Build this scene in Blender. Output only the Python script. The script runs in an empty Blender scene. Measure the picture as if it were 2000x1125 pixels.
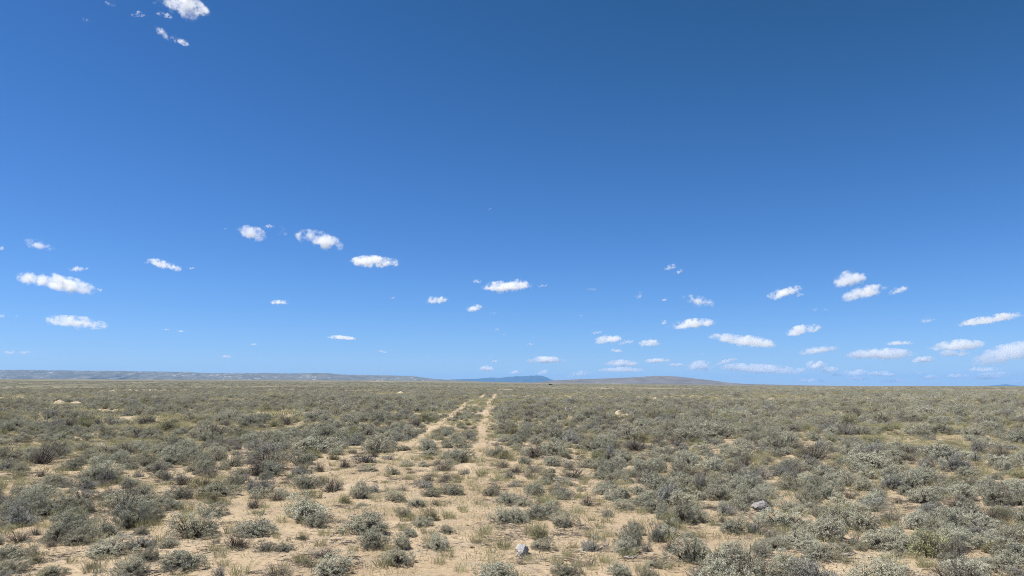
import bpy, math, random
import numpy as np
from mathutils import Vector

rng = np.random.default_rng(7)
random.seed(7)
scene = bpy.context.scene
COL = scene.collection
R = math.radians

# ------------------------------------------------------------------ camera constants
F = 1440.0                      # focal length in photo pixels (2000 wide)
PITCH = math.atan((755.0 - 562.5) / F)
EYE = 1.62

# ------------------------------------------------------------------ terrain
FAR_X = np.radians([-60, -34, -19, -15.5, -6.7, 0, 8, 15.5, 22, 35, 60])
FAR_P = np.array([12.6, 12.6, 13.0, 12.6, 11.0, 8.2, 6.0, 3.2, 1.6, 0.2, 0.0])   # elevation of the plain's far edge

def sines(x, y, wl, seed, n=7):
    r_ = np.random.default_rng(seed)
    out = 0.0
    for _ in range(n):
        a = r_.uniform(0, math.tau); k = math.tau / (wl * r_.uniform(0.7, 1.5)); p = r_.uniform(0, math.tau)
        out = out + np.sin((np.cos(a) * x + np.sin(a) * y) * k + p)
    return out / math.sqrt(n)

def sstep(a, b, v):
    t = np.clip((v - a) / (b - a), 0, 1)
    return t * t * (3 - 2 * t)

def H(x, y):
    x = np.asarray(x, float); y = np.asarray(y, float)
    r = np.hypot(x, y); az = np.arctan2(x, y)
    rise = np.interp(az, FAR_X, FAR_P) / F * 4500.0
    t = np.clip((r - 200) / 4300, 0, 1)
    h = rise * (t * 0.85 + 0.15 * t * t)
    h = h + 0.09 * sines(x, y, 14, 1) * sstep(5, 30, r) * (1 - 0.6 * sstep(60, 160, r))
    h = h + 0.22 * sines(x, y, 55, 2) * sstep(25, 90, r)
    h = h + 0.45 * sines(x, y, 260, 3) * sstep(120, 500, r)
    h = h + 2.2 * sines(x, y, 1500, 4) * sstep(700, 2500, r) * (1 - sstep(3600, 4500, r) * 0.7)
    h = h + 0.012 * sines(x, y, 0.9, 5, 9) * (1 - sstep(14, 28, r))
    return h

Z0 = float(H(0.0, 0.0))
CAMZ = Z0 + EYE

def ray(px, py):
    X = (px - 1000) / F; Y = (562.5 - py) / F
    c, s = math.cos(PITCH), math.sin(PITCH)
    return np.array([X, c - Y * s, s + Y * c])

def at(px, py):
    """ground point seen at a photo position"""
    d = ray(px, py)
    if py > 775:
        t = EYE / max(-d[2], 1e-3)
        for _ in range(14):
            t = 0.4 * t + 0.6 * (CAMZ - float(H(d[0] * t, d[1] * t))) / -d[2]
        return float(d[0] * t), float(d[1] * t), t
    lo, t = 1.0, 1.0
    while t < 6000:
        p = d * t
        if CAMZ + p[2] < float(H(p[0], p[1])): break
        lo = t; t *= 1.03
    hi = t
    for _ in range(24):
        m = 0.5 * (lo + hi); p = d * m
        if CAMZ + p[2] < float(H(p[0], p[1])): hi = m
        else: lo = m
    p = d * hi
    return float(p[0]), float(p[1]), hi

def project(x, y, z):
    c, s = math.cos(PITCH), math.sin(PITCH)
    dz = z - CAMZ
    f = y * c + dz * s; u = -y * s + dz * c
    return 1000 + F * x / f, 562.5 - F * u / f, f

# ------------------------------------------------------------------ helpers
def tag(o, label=None, cat=None, group=None, kind=None):
    if label: o['label'] = label
    if cat: o['category'] = cat
    if group: o['group'] = group
    if kind: o['kind'] = kind
    return o

def mesh_np(name, verts, faces, mat=None, tint=None, mats=None, mat_idx=None, smooth=False):
    """faces: list of (n,k) int arrays"""
    me = bpy.data.meshes.new(name)
    verts = np.asarray(verts, np.float32)
    me.vertices.add(len(verts)); me.vertices.foreach_set('co', verts.ravel())
    loops = np.concatenate([f.ravel() for f in faces]).astype(np.int32)
    sizes = np.concatenate([np.full(len(f), f.shape[1], np.int32) for f in faces])
    starts = np.concatenate([[0], np.cumsum(sizes)[:-1]]).astype(np.int32)
    me.loops.add(len(loops)); me.loops.foreach_set('vertex_index', loops)
    me.polygons.add(len(sizes)); me.polygons.foreach_set('loop_start', starts)
    try: me.polygons.foreach_set('loop_total', sizes)
    except Exception: pass
    for m in (mats or ([mat] if mat else [])): me.materials.append(m)
    if mat_idx is not None: me.polygons.foreach_set('material_index', np.asarray(mat_idx, np.int32))
    me.polygons.foreach_set('use_smooth', np.full(len(sizes), smooth, bool))
    if tint is not None:
        a = me.attributes.new('tint', 'FLOAT', 'POINT'); a.data.foreach_set('value', np.asarray(tint, np.float32))
    me.update(); me.validate()
    return me

def obj(name, me, parent=None):
    o = bpy.data.objects.new(name, me); COL.objects.link(o)
    if parent: o.parent = parent
    return o

class NT:
    """small node-tree writer"""
    def __init__(self, mat):
        self.t = mat.node_tree; self.t.nodes.clear()
    def n(self, kind, ins=None, **props):
        nd = self.t.nodes.new(kind)
        for k, v in props.items(): setattr(nd, k, v)
        for k, v in (ins or {}).items(): self.set(nd, k, v)
        return nd
    def set(self, nd, k, v):
        sock = nd.inputs[k]
        if isinstance(v, bpy.types.NodeSocket): self.t.links.new(v, sock)
        else: sock.default_value = v
    def math(self, op, a, b=0.0, c=0.0, clamp=False):
        return self.n('ShaderNodeMath', {0: a, 1: b, 2: c}, operation=op, use_clamp=clamp).outputs[0]
    def mix(self, fac, a, b, blend='MIX'):
        nd = self.n('ShaderNodeMix', data_type='RGBA', blend_type=blend)
        self.set(nd, 0, fac); self.set(nd, 6, a); self.set(nd, 7, b)
        return nd.outputs[2]
    def ss(self, v, a, b):
        return self.n('ShaderNodeMapRange', {0: v, 1: a, 2: b, 3: 0.0, 4: 1.0}, interpolation_type='SMOOTHSTEP').outputs[0]
    def noise(self, vec, scale, detail=3.0, rough=0.55, dist=0.0):
        return self.n('ShaderNodeTexNoise', {'Vector': vec, 'Scale': scale, 'Detail': detail, 'Roughness': rough, 'Distortion': dist}).outputs[0]

def new_mat(name):
    m = bpy.data.materials.new(name); m.use_nodes = True
    return m, NT(m)

def c4(r, g, b): return (r, g, b, 1.0)

# ------------------------------------------------------------------ materials
def sand_mat():
    m, t = new_mat('desert_soil')
    pos = t.n('ShaderNodeNewGeometry').outputs['Position']
    cover = t.n('ShaderNodeAttribute', attribute_name='cover').outputs['Fac']
    n1 = t.noise(pos, 0.45, 4); n2 = t.noise(pos, 2.3, 5, 0.65); n3 = t.noise(pos, 15, 5, 0.75)
    n4 = t.noise(pos, 0.035, 5, 0.6); n5 = t.noise(pos, 0.0035, 6, 0.6)
    col = t.mix(t.ss(n1, 0.35, 0.65), c4(0.330, 0.250, 0.160), c4(0.405, 0.318, 0.215))
    col = t.mix(t.math('MULTIPLY', t.ss(n2, 0.50, 0.66), 0.65), col, c4(0.27, 0.220, 0.165))
    col = t.mix(t.math('MULTIPLY', t.ss(n3, 0.51, 0.63), 0.85), col, c4(0.19, 0.145, 0.105))  # dark specks: twig bits and small shadows put into the soil colour
    col = t.mix(t.math('MULTIPLY', t.ss(n3, 0.46, 0.30), 0.35), col, c4(0.60, 0.48, 0.345))
    vor = t.n('ShaderNodeTexVoronoi', {'Vector': pos, 'Scale': 14.0}).outputs['Distance']
    col = t.mix(t.math('MULTIPLY', t.ss(vor, 0.16, 0.06), 0.6), col, c4(0.52, 0.47, 0.42))
    # thin dry grass and litter between the shrubs, more of it away from the bare foreground
    gr = t.mix(t.ss(n2, 0.40, 0.62), c4(0.38, 0.315, 0.200), c4(0.27, 0.230, 0.150))
    gr = t.mix(t.ss(n4, 0.38, 0.66), gr, c4(0.28, 0.24, 0.175))
    col = t.mix(t.math('MULTIPLY', t.ss(cover, 0.0, 0.5), t.ss(n2, 0.62, 0.42)), col, gr)
    far = t.mix(t.ss(n5, 0.40, 0.60), c4(0.135, 0.130, 0.085), c4(0.19, 0.165, 0.115))
    far = t.mix(t.math('MULTIPLY', t.ss(n5, 0.60, 0.68), 0.8), far, c4(0.34, 0.25, 0.16))
    far = t.mix(t.math('MULTIPLY', t.ss(n4, 0.50, 0.62), 0.6), far, c4(0.095, 0.095, 0.065))
    col = t.mix(t.ss(cover, 0.5, 1.0), col, far)
    bmp = t.n('ShaderNodeBump', {'Strength': 0.9, 'Distance': 0.045, 'Height': t.math('ADD', t.math('MULTIPLY', n2, 0.7), t.math('MULTIPLY', n3, 0.6))})
    b = t.n('ShaderNodeBsdfPrincipled', {'Base Color': col, 'Roughness': 0.95, 'Specular IOR Level': 0.15, 'Normal': bmp.outputs[0]})
    t.n('ShaderNodeOutputMaterial', {0: b.outputs[0]})
    return m

def leaf_mat(name, dark, mid, light, hue=(0.16, 0.14, 0.09), trans=0.12):
    m, t = new_mat(name)
    tint = t.n('ShaderNodeAttribute', attribute_name='tint').outputs['Fac']
    rnd = t.n('ShaderNodeObjectInfo').outputs['Random']
    col = t.mix(t.ss(tint, 0.0, 0.55), c4(*dark), c4(*mid))
    col = t.mix(t.ss(tint, 0.5, 1.0), col, c4(*light))
    col = t.mix(t.math('MULTIPLY', t.ss(rnd, 0.45, 1.0), 0.55), col, c4(*hue))
    gain = t.math('ADD', t.math('MULTIPLY', t.math('FRACT', t.math('MULTIPLY', rnd, 7.31)), 0.5), 0.75)
    g = t.n('ShaderNodeCombineColor', {0: gain, 1: gain, 2: gain}).outputs[0]
    col = t.mix(1.0, col, g, 'MULTIPLY')
    d = t.n('ShaderNodeBsdfDiffuse', {'Color': col, 'Roughness': 0.3})
    tr = t.n('ShaderNodeBsdfTranslucent', {'Color': col})
    mx = t.n('ShaderNodeMixShader', {0: trans, 1: d.outputs[0], 2: tr.outputs[0]})
    t.n('ShaderNodeOutputMaterial', {0: mx.outputs[0]})
    return m

def plain_mat(name, a, b, scale=8.0, rough=0.9, bump=0.4, detail=5):
    m, t = new_mat(name)
    pos = t.n('ShaderNodeTexCoord').outputs['Object']
    n = t.noise(pos, scale, detail, 0.65)
    col = t.mix(t.ss(n, 0.35, 0.65), c4(*a), c4(*b))
    bmp = t.n('ShaderNodeBump', {'Strength': bump, 'Distance': 0.02, 'Height': n})
    s = t.n('ShaderNodeBsdfPrincipled', {'Base Color': col, 'Roughness': rough, 'Specular IOR Level': 0.2, 'Normal': bmp.outputs[0]})
    t.n('ShaderNodeOutputMaterial', {0: s.outputs[0]})
    return m

M_SAND = sand_mat()
M_LEAF = {
    'G': leaf_mat('silver_sage_leaf', (0.222, 0.218, 0.158), (0.425, 0.416, 0.315), (0.520, 0.510, 0.405), (0.425, 0.390, 0.280)),
    'B': leaf_mat('blue_grey_sage_leaf', (0.178, 0.177, 0.150), (0.335, 0.332, 0.292), (0.480, 0.475, 0.425), (0.325, 0.302, 0.268)),
    'D': leaf_mat('dry_twig_leaf', (0.180, 0.160, 0.130), (0.290, 0.262, 0.215), (0.420, 0.385, 0.320), (0.270, 0.230, 0.190), 0.2),
    'Y': leaf_mat('olive_leaf', (0.190, 0.200, 0.095), (0.310, 0.310, 0.165), (0.440, 0.420, 0.260), (0.360, 0.305, 0.175)),
}
M_WOOD = plain_mat('grey_sage_wood', (0.055, 0.046, 0.040), (0.150, 0.130, 0.112), 30)  # dark bark, toned deeper to stand in for shade inside the crowns
M_DEAD = plain_mat('weathered_wood', (0.17, 0.15, 0.14), (0.36, 0.33, 0.30), 30)
M_GRASS = leaf_mat('bunchgrass_blade', (0.215, 0.225, 0.105), (0.400, 0.380, 0.215), (0.610, 0.550, 0.365), (0.43, 0.40, 0.25), 0.35)
M_WHITE_ROCK = plain_mat('pale_rock', (0.29, 0.275, 0.255), (0.66, 0.645, 0.615), 9, 0.9, 0.8)
M_GREY_ROCK = plain_mat('grey_rock', (0.15, 0.138, 0.132), (0.36, 0.335, 0.325), 9, 0.9, 0.8)
M_MOUND = plain_mat('pale_mound_soil', (0.36, 0.29, 0.20), (0.47, 0.39, 0.275), 14, 0.95, 0.8)
M_LITTER = leaf_mat('grey_litter', (0.14, 0.115, 0.09), (0.25, 0.215, 0.18), (0.40, 0.36, 0.31), (0.20, 0.16, 0.12), 0.0)

# ------------------------------------------------------------------ ground sheet
def build_ground():
    fine = np.radians(np.linspace(-48, 48, 560))
    coarse = np.radians(np.linspace(48, 312, 90)[1:-1])
    ang = np.concatenate([fine, coarse])
    rr = [1.2]
    while rr[-1] < 34000:
        r = rr[-1]
        k = 1.012 if r < 45 else (1.022 if r < 800 else 1.04)
        rr.append(r * k)
    rr = np.array(rr)
    A, Q = np.meshgrid(ang, rr)
    x = Q * np.sin(A); y = Q * np.cos(A)
    z = H(x, y)
    na, nr = len(ang), len(rr)
    v = np.stack([x.ravel(), y.ravel(), z.ravel()], 1)
    v = np.vstack([v, [[0, 0, Z0]]])
    i = np.arange(nr - 1)[:, None] * na; j = np.arange(na)[None, :]; j2 = (j + 1) % na
    quads = np.stack([i + j, i + na + j, i + na + j2, i + j2], -1).reshape(-1, 4)[:, ::-1]
    cen = len(v) - 1
    jj = np.arange(na)
    tris = np.stack([np.full(na, cen), (jj + 1) % na, jj], 1)
    me = mesh_np('ground', v, [quads, tris], M_SAND, smooth=True)
    r = np.hypot(v[:, 0], v[:, 1])
    cov = np.clip((r - 9) / 45, 0, 1) * 0.5 + 0.5 * sstep(200, 520, r)
    cov = np.clip(cov + 0.14 * sines(v[:, 0], v[:, 1], 6.0, 21) * (r < 200), 0, 1)
    a = me.attributes.new('cover', 'FLOAT', 'POINT'); a.data.foreach_set('value', cov.astype(np.float32))
    o = obj('ground', me); tag(o, 'sandy tan desert plain running out to the horizon', 'ground', kind='structure')
build_ground()

# two wheel ruts of a faint two-track road
RUT_Y = np.array([3.0, 5.0, 9.4, 15, 24, 36, 51, 80, 115, 160, 210])
RUT_X = np.array([-0.42, -0.45, -0.55, -0.72, -0.94, -1.25, -1.68, -2.25, -2.80, -3.20, -3.45])
def rut_x(y, side):
    base = np.interp(y, RUT_Y, RUT_X)
    return base - (1.95 if side else 0.0) + 0.06 * np.sin(y * 0.35 + side)
for side in (0, 1):
    ys = np.concatenate([np.arange(11.0, 40, 0.16), np.arange(40, 205, 0.8)])
    half = 0.18 + 0.05 * np.sin(ys * 1.7 + side) + 0.035 * np.sin(ys * 4.1) + 0.0016 * ys
    wob = rng.normal(0, 0.03, (2, len(ys)))
    pts = []
    for k, f in enumerate(np.linspace(-1, 1, 7)):
        e = np.where(f < 0, wob[0], wob[1]) if abs(f) > 0.9 else 0
        x = rut_x(ys, side) + f * (half + e)
        z = H(x, ys) + np.where(abs(f) > 0.9, -0.03 - 0.002 * ys, np.where(ys < 11.5, -0.03, 0.004 + 0.0007 * ys))
        pts.append(np.stack([x, ys, z], 1))
    P = np.array(pts)                       # 7, n, 3
    n = len(ys)
    v = P.transpose(1, 0, 2).reshape(-1, 3)
    i = np.arange(n - 1)[:, None] * 7; j = np.arange(6)[None, :]
    q = np.stack([i + j, i + j + 1, i + 8 + j, i + 7 + j], -1).reshape(-1, 4)
    me = mesh_np('wheel_rut', v, [q], M_SAND, smooth=True)
    a = me.attributes.new('cover', 'FLOAT', 'POINT'); a.data.foreach_set('value', np.clip((v[:, 1] - 12) / 60, 0, 1).astype(np.float32) * 0.34)
    o = obj('dirt_track', me)
    tag(o, ['bare sandy wheel rut on the right of the two-track road', 'fainter sandy wheel rut on the left of the two-track road'][side],
        'track', 'wheel ruts of the two-track road', 'structure')

# ------------------------------------------------------------------ leaf cloud builder
def norm(v): return v / np.maximum(np.linalg.norm(v, axis=-1, keepdims=True), 1e-9)

def leaf_quads(p, d, length, width, r_, out=None):
    """rhombus leaves at p pointing along d, their flat side turned to out"""
    n = len(p)
    f = norm(r_.normal(size=(n, 3)))
    if out is not None: f = out + f * 0.55
    side = norm(np.cross(d, norm(f)))
    L = length[:, None]; W = width[:, None]
    v = np.stack([p, p + d * L * 0.5 + side * W * 0.5, p + d * L, p + d * L * 0.5 - side * W * 0.5], 1)
    f = np.arange(n * 4).reshape(n, 4)
    return v.reshape(-1, 3), f

def strips(p0, p1, w, r_):
    n = len(p0)
    d = norm(p1 - p0); side = norm(np.cross(d, norm(r_.normal(size=(n, 3))))) * w * 0.5
    v = np.stack([p0 - side, p0 + side, p1 + side * 0.4, p1 - side * 0.4], 1)
    return v.reshape(-1, 3), np.arange(n * 4).reshape(n, 4)

def tubes(paths, radii, sides=5):
    V, Fq = [], []; off = 0
    for P, rad in zip(paths, radii):
        P = np.asarray(P); n = len(P)
        d = norm(np.gradient(P, axis=0))
        a = norm(np.cross(d, np.array([0.31, 0.77, 0.55]))); b = np.cross(d, a)
        th = np.arange(sides) / sides * math.tau
        ring = P[:, None] + (a[:, None] * np.cos(th)[None, :, None] + b[:, None] * np.sin(th)[None, :, None]) * np.asarray(rad)[:, None, None]
        V.append(ring.reshape(-1, 3))
        i = np.arange(n - 1)[:, None] * sides; j = np.arange(sides)[None, :]; j2 = (j + 1) % sides
        Fq.append(off + np.stack([i + j, i + j2, i + sides + j2, i + sides + j], -1).reshape(-1, 4))
        off += n * sides
    return np.concatenate(V), np.concatenate(Fq)

def shrub_arrays(seed, kind, lod):
    """a sagebrush 0.8 m wide and 0.5 m tall: woody stems, a lumpy dome of upright twigs, a tight tuft of leaves on each twig"""
    r_ = np.random.default_rng(seed)
    nt = {'G': 230, 'B': 250, 'D': 280, 'Y': 380}[kind]
    nt = {0: nt, 1: int(nt * 0.75), 2: int(nt * 0.36)}[lod]
    lobes = int(r_.integers(13, 20))
    la = r_.uniform(0, math.tau, lobes); le = np.arcsin(r_.uniform(0.0, 1.0, lobes))
    ldir = np.stack([np.cos(le) * np.cos(la), np.cos(le) * np.sin(la), np.sin(le)], 1)
    lr = r_.uniform(0.68, 1.2, lobes)
    i = np.arange(nt)
    az = i * 2.39996 + r_.normal(0, 0.25, nt); zz = np.clip((i + 0.5) / nt + r_.normal(0, 0.03, nt), 0.02, 0.99)
    dirs = np.stack([np.sqrt(1 - zz ** 2) * np.cos(az), np.sqrt(1 - zz ** 2) * np.sin(az), zz], 1)
    dot = dirs @ ldir.T
    near = np.argmax(dot + 0.10 * lr[None, :], 1); mx = dot[i, near]
    shell = lr[near] * (0.40 + 0.60 * np.clip((mx - 0.80) / 0.15, 0, 1))            # furrows between the lobes
    shell = shell * (1 + r_.uniform(0.1, 0.38) * np.cos(az - r_.uniform(0, 6.28)))      # lopsided
    shell = shell * np.where(r_.random(nt) < 0.25, r_.uniform(0.45, 0.85, nt), 1.0)  # some twigs sit deeper inside
    ax = np.array([r_.uniform(0.85, 1.15), r_.uniform(0.85, 1.15), {'G': 0.95, 'B': 1.0, 'D': 1.0, 'Y': 1.15}[kind]]) * np.array([0.36, 0.36, 0.42])
    tip = dirs * shell[:, None] * ax + np.array([0, 0, 0.05])
    lean = {'G': 0.55, 'B': 0.75, 'D': 0.9, 'Y': 1.8}[kind]
    td = norm(dirs * np.array([1, 1, 0.7]) + np.array([0, 0, lean]) + r_.normal(0, 0.28, (nt, 3)))
    tl = r_.uniform(0.06, 0.11, nt) * {'G': 1, 'B': 1.1, 'D': 1.4, 'Y': 2.0}[kind]
    tb = tip - td * tl[:, None]
    tb[:, 2] = np.maximum(tb[:, 2], 0.005)
    nl = {0: {'G': 46, 'B': 42, 'D': 11, 'Y': 16}, 1: {'G': 17, 'B': 17, 'D': 7, 'Y': 9}, 2: {'G': 9, 'B': 9, 'D': 6, 'Y': 6}}[lod][kind]
    m = nt * nl
    ti = np.repeat(np.arange(nt), nl)
    t = 1 - r_.random(m) ** 1.4 * 0.75
    sc = {0: 1.0, 1: 1.5, 2: 2.6}[lod]
    rad = {'G': 0.0150, 'B': 0.0125, 'D': 0.011, 'Y': 0.008}[kind] * (1 + 0.35 * (sc - 1))
    p = tb[ti] + td[ti] * (tl[ti] * t)[:, None] + r_.normal(0, rad, (m, 3))
    ld = norm(td[ti] * 0.6 + r_.normal(0, 0.60, (m, 3)))
    lobe_out = norm(dirs * 0.45 + 0.55 * (dirs - ldir[near] * 0.80) / 0.45 + np.array([0, 0, 0.15]))
    ln = r_.uniform(0.013, 0.024, m) * sc * {'G': 1, 'B': 1, 'D': 0.85, 'Y': 1.5}[kind]
    wd = ln * {'G': 0.46, 'B': 0.40, 'D': 0.36, 'Y': 0.22}[kind]
    lv, lf = leaf_quads(p, ld, ln, wd, r_, norm(lobe_out[ti] + (p - tip[ti]) * 12))
    tw_t = r_.uniform(0.0, 0.5, nt) + 0.15 * r_.random(lobes)[near]
    ltint = np.repeat(np.clip(r_.uniform(0, 0.38, m) + tw_t[ti], 0, 1), 4)
    # normalise to 0.8 x 0.5 m
    q = np.percentile(np.hypot(lv[:, 0], lv[:, 1]), 96); zt = np.percentile(lv[:, 2], 99)
    k = np.array([0.4 / q, 0.4 / q, 0.5 / zt])
    lv = lv * k; tb = tb * k; tip = tip * k
    keep = r_.random(nt) < {'G': 0.8, 'B': 0.8, 'D': 1.0, 'Y': 0.9}[kind]
    if lod == 2: keep = r_.random(nt) < (0.6 if kind == 'D' else 0.2)
    tw = {0: 0.0034, 1: 0.005, 2: 0.010}[lod]
    tv, tf = strips(tb[keep] * np.array([0.75, 0.75, 0.75]), tip[keep], tw, r_)
    if lod < 2:      # dead inner twigs added to darken the crown gaps, shade put into bark colour
        nd = 260 if lod == 0 else 90
        jj = r_.integers(0, nt, nd)
        a0 = tip[jj] * r_.uniform(0.05, 0.45, (nd, 1)); a1 = tip[jj] * r_.uniform(0.55, 0.85, (nd, 1)) + r_.normal(0, 0.03, (nd, 3))
        a1[:, 2] = np.maximum(a1[:, 2], 0.01)
        dv, df = strips(a0, a1, 0.006 if lod == 0 else 0.011, r_)
        tf = np.concatenate([tf, df + len(tv)]); tv = np.concatenate([tv, dv])
    paths, radii = [], []
    if lod < 2:
        for j in range(34 if lod == 0 else 12):
            e = tb[int(r_.integers(nt))] * 0.95; b = np.array([e[0], e[1], 0]) * r_.uniform(0.05, 0.2) + np.array([0, 0, -0.02])
            s_ = np.linspace(0, 1, 5)[:, None]
            P = b + (e - b) * s_ + np.array([e[0], e[1], -e[2]]) * 0.3 * (s_ * (1 - s_)) + r_.normal(0, 0.010, (5, 3)) * s_
            paths.append(P); radii.append(np.linspace(0.012, 0.004, 5) * r_.uniform(0.7, 1.4))
        sv, sf = tubes(paths, radii, 5 if lod == 0 else 3)
    else:
        sv, sf = np.zeros((0, 3)), np.zeros((0, 4), int)
    return (lv, lf, ltint), (np.concatenate([sv, tv]), np.concatenate([sf, tf + len(sv)]))

VARIANTS = {'G': 10, 'B': 4, 'D': 4, 'Y': 3}
KIND_OFF = {'G': 0, 'B': 100, 'D': 200, 'Y': 300}
FOL, BRA = {}, {}
for k, c in VARIANTS.items():
    for i in range(c):
        (lv, lf, lt), (bv, bf) = shrub_arrays(1000 + KIND_OFF[k] + i, k, 0)
        FOL[k, i] = mesh_np('sagebrush_foliage', lv, [lf], M_LEAF[k], lt)
        BRA[k, i] = mesh_np('sagebrush_branches', bv, [bf], M_WOOD)

def joined(seed, k, lod):
    (lv, lf, lt), (bv, bf) = shrub_arrays(seed, k, lod)
    v = np.concatenate([lv, bv]); t = np.concatenate([lt, np.zeros(len(bv))])
    fs = [lf] + ([bf + len(lv)] if len(bf) else [])
    mi = np.concatenate([np.zeros(len(lf)), np.ones(len(bf))])
    return mesh_np('sagebrush_mesh', v, fs, None, t, [M_LEAF[k], M_WOOD], mi)

def grass_arrays(seed, blades, hmin, hmax, rad, w):
    r_ = np.random.default_rng(seed)
    a = r_.uniform(0, math.tau, blades); q = rad * np.sqrt(r_.random(blades))
    b = np.stack([np.cos(a) * q, np.sin(a) * q, np.full(blades, -0.01)], 1)
    h = r_.uniform(hmin, hmax, blades)
    a2 = a + r_.normal(0, 0.8, blades)
    lean = np.abs(r_.normal(0.28, 0.22, blades))
    d = np.stack([np.cos(a2) * lean, np.sin(a2) * lean, np.ones(blades)], 1); d = norm(d)
    s1 = b + d * (h * 0.55)[:, None]
    d2 = norm(d + np.stack([np.cos(a2) * 0.45, np.sin(a2) * 0.45, -0.1 * np.ones(blades)], 1))
    s2 = s1 + d2 * (h * 0.45)[:, None]
    side = norm(np.cross(d, norm(r_.normal(size=(blades, 3))))) * w * 0.5
    v = np.stack([b - side, b + side, s1 + side * 0.8, s1 - side * 0.8, s2], 1).reshape(-1, 3)
    i = np.arange(blades)[:, None] * 5
    qf = i + np.array([[0, 1, 2, 3]]); tf = i + np.array([[3, 2, 4]])
    base = r_.uniform(0, 0.45)
    tint = np.repeat(np.clip(base + r_.uniform(0, 0.65, blades), 0, 1), 5) 
    return v, [qf, tf], tint

# ------------------------------------------------------------------ hero shrubs read off the photo: strip origin, zoomed (x, base, width, height), kind
S1 = [(70,655,240,195,'G'),(350,490,270,125,'G'),(670,430,220,130,'B'),(520,575,280,140,'G'),(420,400,220,100,'G'),(620,690,300,150,'B'),
 (590,865,320,190,'G'),(400,880,140,110,'D'),(160,850,240,150,'D'),(90,980,350,140,'G'),(820,960,380,200,'G'),(1100,900,300,160,'B'),(1310,890,150,130,'G'),
 (1520,812,370,265,'G'),(1030,1105,290,180,'G'),(1430,1060,340,200,'G'),(720,1055,160,110,'D'),(960,575,330,125,'G'),(1120,625,170,115,'G'),
 (1100,500,120,90,'B'),(1350,590,240,115,'G'),(1400,505,200,120,'G'),(1690,495,330,155,'G'),(1660,645,260,140,'G'),(1975,460,130,150,'B'),
 (1720,1110,120,100,'B'),(1690,850,80,60,'D'),(800,325,280,140,'G'),(1000,245,220,85,'G'),(1150,250,140,115,'G'),(1270,262,190,85,'G'),
 (290,212,290,95,'G'),(460,105,170,95,'G'),(640,120,190,95,'G'),(850,150,230,85,'G'),(1280,350,170,85,'G'),(1390,362,130,75,'B'),
 (1590,242,210,115,'G'),(1710,205,150,110,'G'),(1580,122,160,65,'G'),(1950,230,110,80,'B'),(1010,392,190,85,'G'),(40,285,200,110,'B'),
 (150,290,170,90,'G'),(280,1010,120,70,'Y'),(900,640,150,90,'D'),(40,1100,300,150,'G'),(400,1110,240,100,'G'),(180,330,120,60,'D'),(1250,150,200,70,'G'),(30,80,170,85,'G')]
S2 = [(380,692,410,245,'G'),(870,782,450,215,'G'),(70,455,180,145,'B'),(390,430,230,145,'G'),(350,312,175,112,'B'),(500,292,130,112,'D'),
 (600,452,260,165,'D'),(820,500,155,165,'G'),(690,262,155,100,'D'),(860,222,200,105,'B'),(880,292,150,65,'G'),(180,132,190,105,'G'),(170,205,155,82,'G'),
 (690,540,130,92,'Y'),(1325,422,180,85,'B'),(1535,472,180,112,'G'),(1160,642,115,105,'G'),(1260,562,170,92,'G'),(1405,552,100,62,'D'),
 (1310,722,155,105,'G'),(1205,802,170,85,'G'),(1490,772,125,85,'G'),(1420,905,205,155,'G'),(1100,1025,245,165,'G'),(590,1110,375,220,'G'),
 (360,822,85,72,'Y'),(1465,285,170,125,'D'),(1590,222,265,150,'G'),(1640,312,112,60,'B'),(1350,162,125,65,'G'),(1925,262,130,105,'D'),
 (1960,545,190,115,'G'),(1940,695,255,165,'G'),(1890,1165,400,160,'G'),(1210,302,95,52,'D'),(-10,800,340,215,'G'),(80,915,180,130,'B'),(215,915,160,120,'G'),
 (1050,200,110,60,'B'),(640,60,180,70,'G'),(760,85,200,80,'B'),(1150,130,160,75,'G'),(1980,345,110,90,'B'),(230,380,90,50,'D'),(1130,440,140,60,'D'),(940,60,150,70,'B')]
S3 = [(300,165,245,165,'G'),(320,248,150,100,'G'),(600,262,175,118,'G'),(690,348,150,112,'G'),(470,345,225,115,'D'),(640,135,240,140,'G'),
 (870,218,185,125,'G'),(1150,255,125,85,'G'),(1055,392,175,112,'D'),(840,335,110,65,'G'),(580,560,165,145,'D'),(700,470,150,112,'G'),(850,500,200,125,'G'),
 (1100,612,225,145,'G'),(1300,445,300,175,'G'),(1350,695,250,200,'G'),(1640,445,145,150,'B'),(1550,472,135,82,'G'),(1830,572,250,165,'G'),(1960,560,200,110,'G'),
 (195,665,200,185,'G'),(50,695,170,155,'G'),(400,735,275,165,'G'),(340,610,160,105,'D'),(750,645,125,105,'B'),(220,825,225,155,'Y'),
 (965,795,145,145,'G'),(1130,842,145,200,'B'),(880,942,195,175,'G'),(1050,925,125,85,'B'),(600,1035,140,105,'D'),(850,1125,260,160,'G'),
 (1060,1125,150,70,'G'),(420,1120,240,105,'G'),(1720,775,235,165,'G'),(1640,1100,390,260,'G'),(1470,1130,190,110,'B'),(1715,935,230,155,'G'),(1935,970,190,185,'G'),
 (1640,690,110,90,'D'),(1530,580,120,80,'D'),(1800,205,255,125,'G'),(1960,142,125,85,'B'),(1570,295,310,155,'G'),(1860,420,200,130,'G'),(1330,125,135,92,'B'),
 (1300,200,135,75,'B'),(1960,440,140,110,'B'),(450,190,90,70,'D'),(90,230,130,90,'G'),(30,300,150,90,'D'),(1160,150,170,80,'G'),(1480,120,200,80,'G'),(1180,195,140,60,'G'),(80,560,150,110,'G')]
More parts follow.
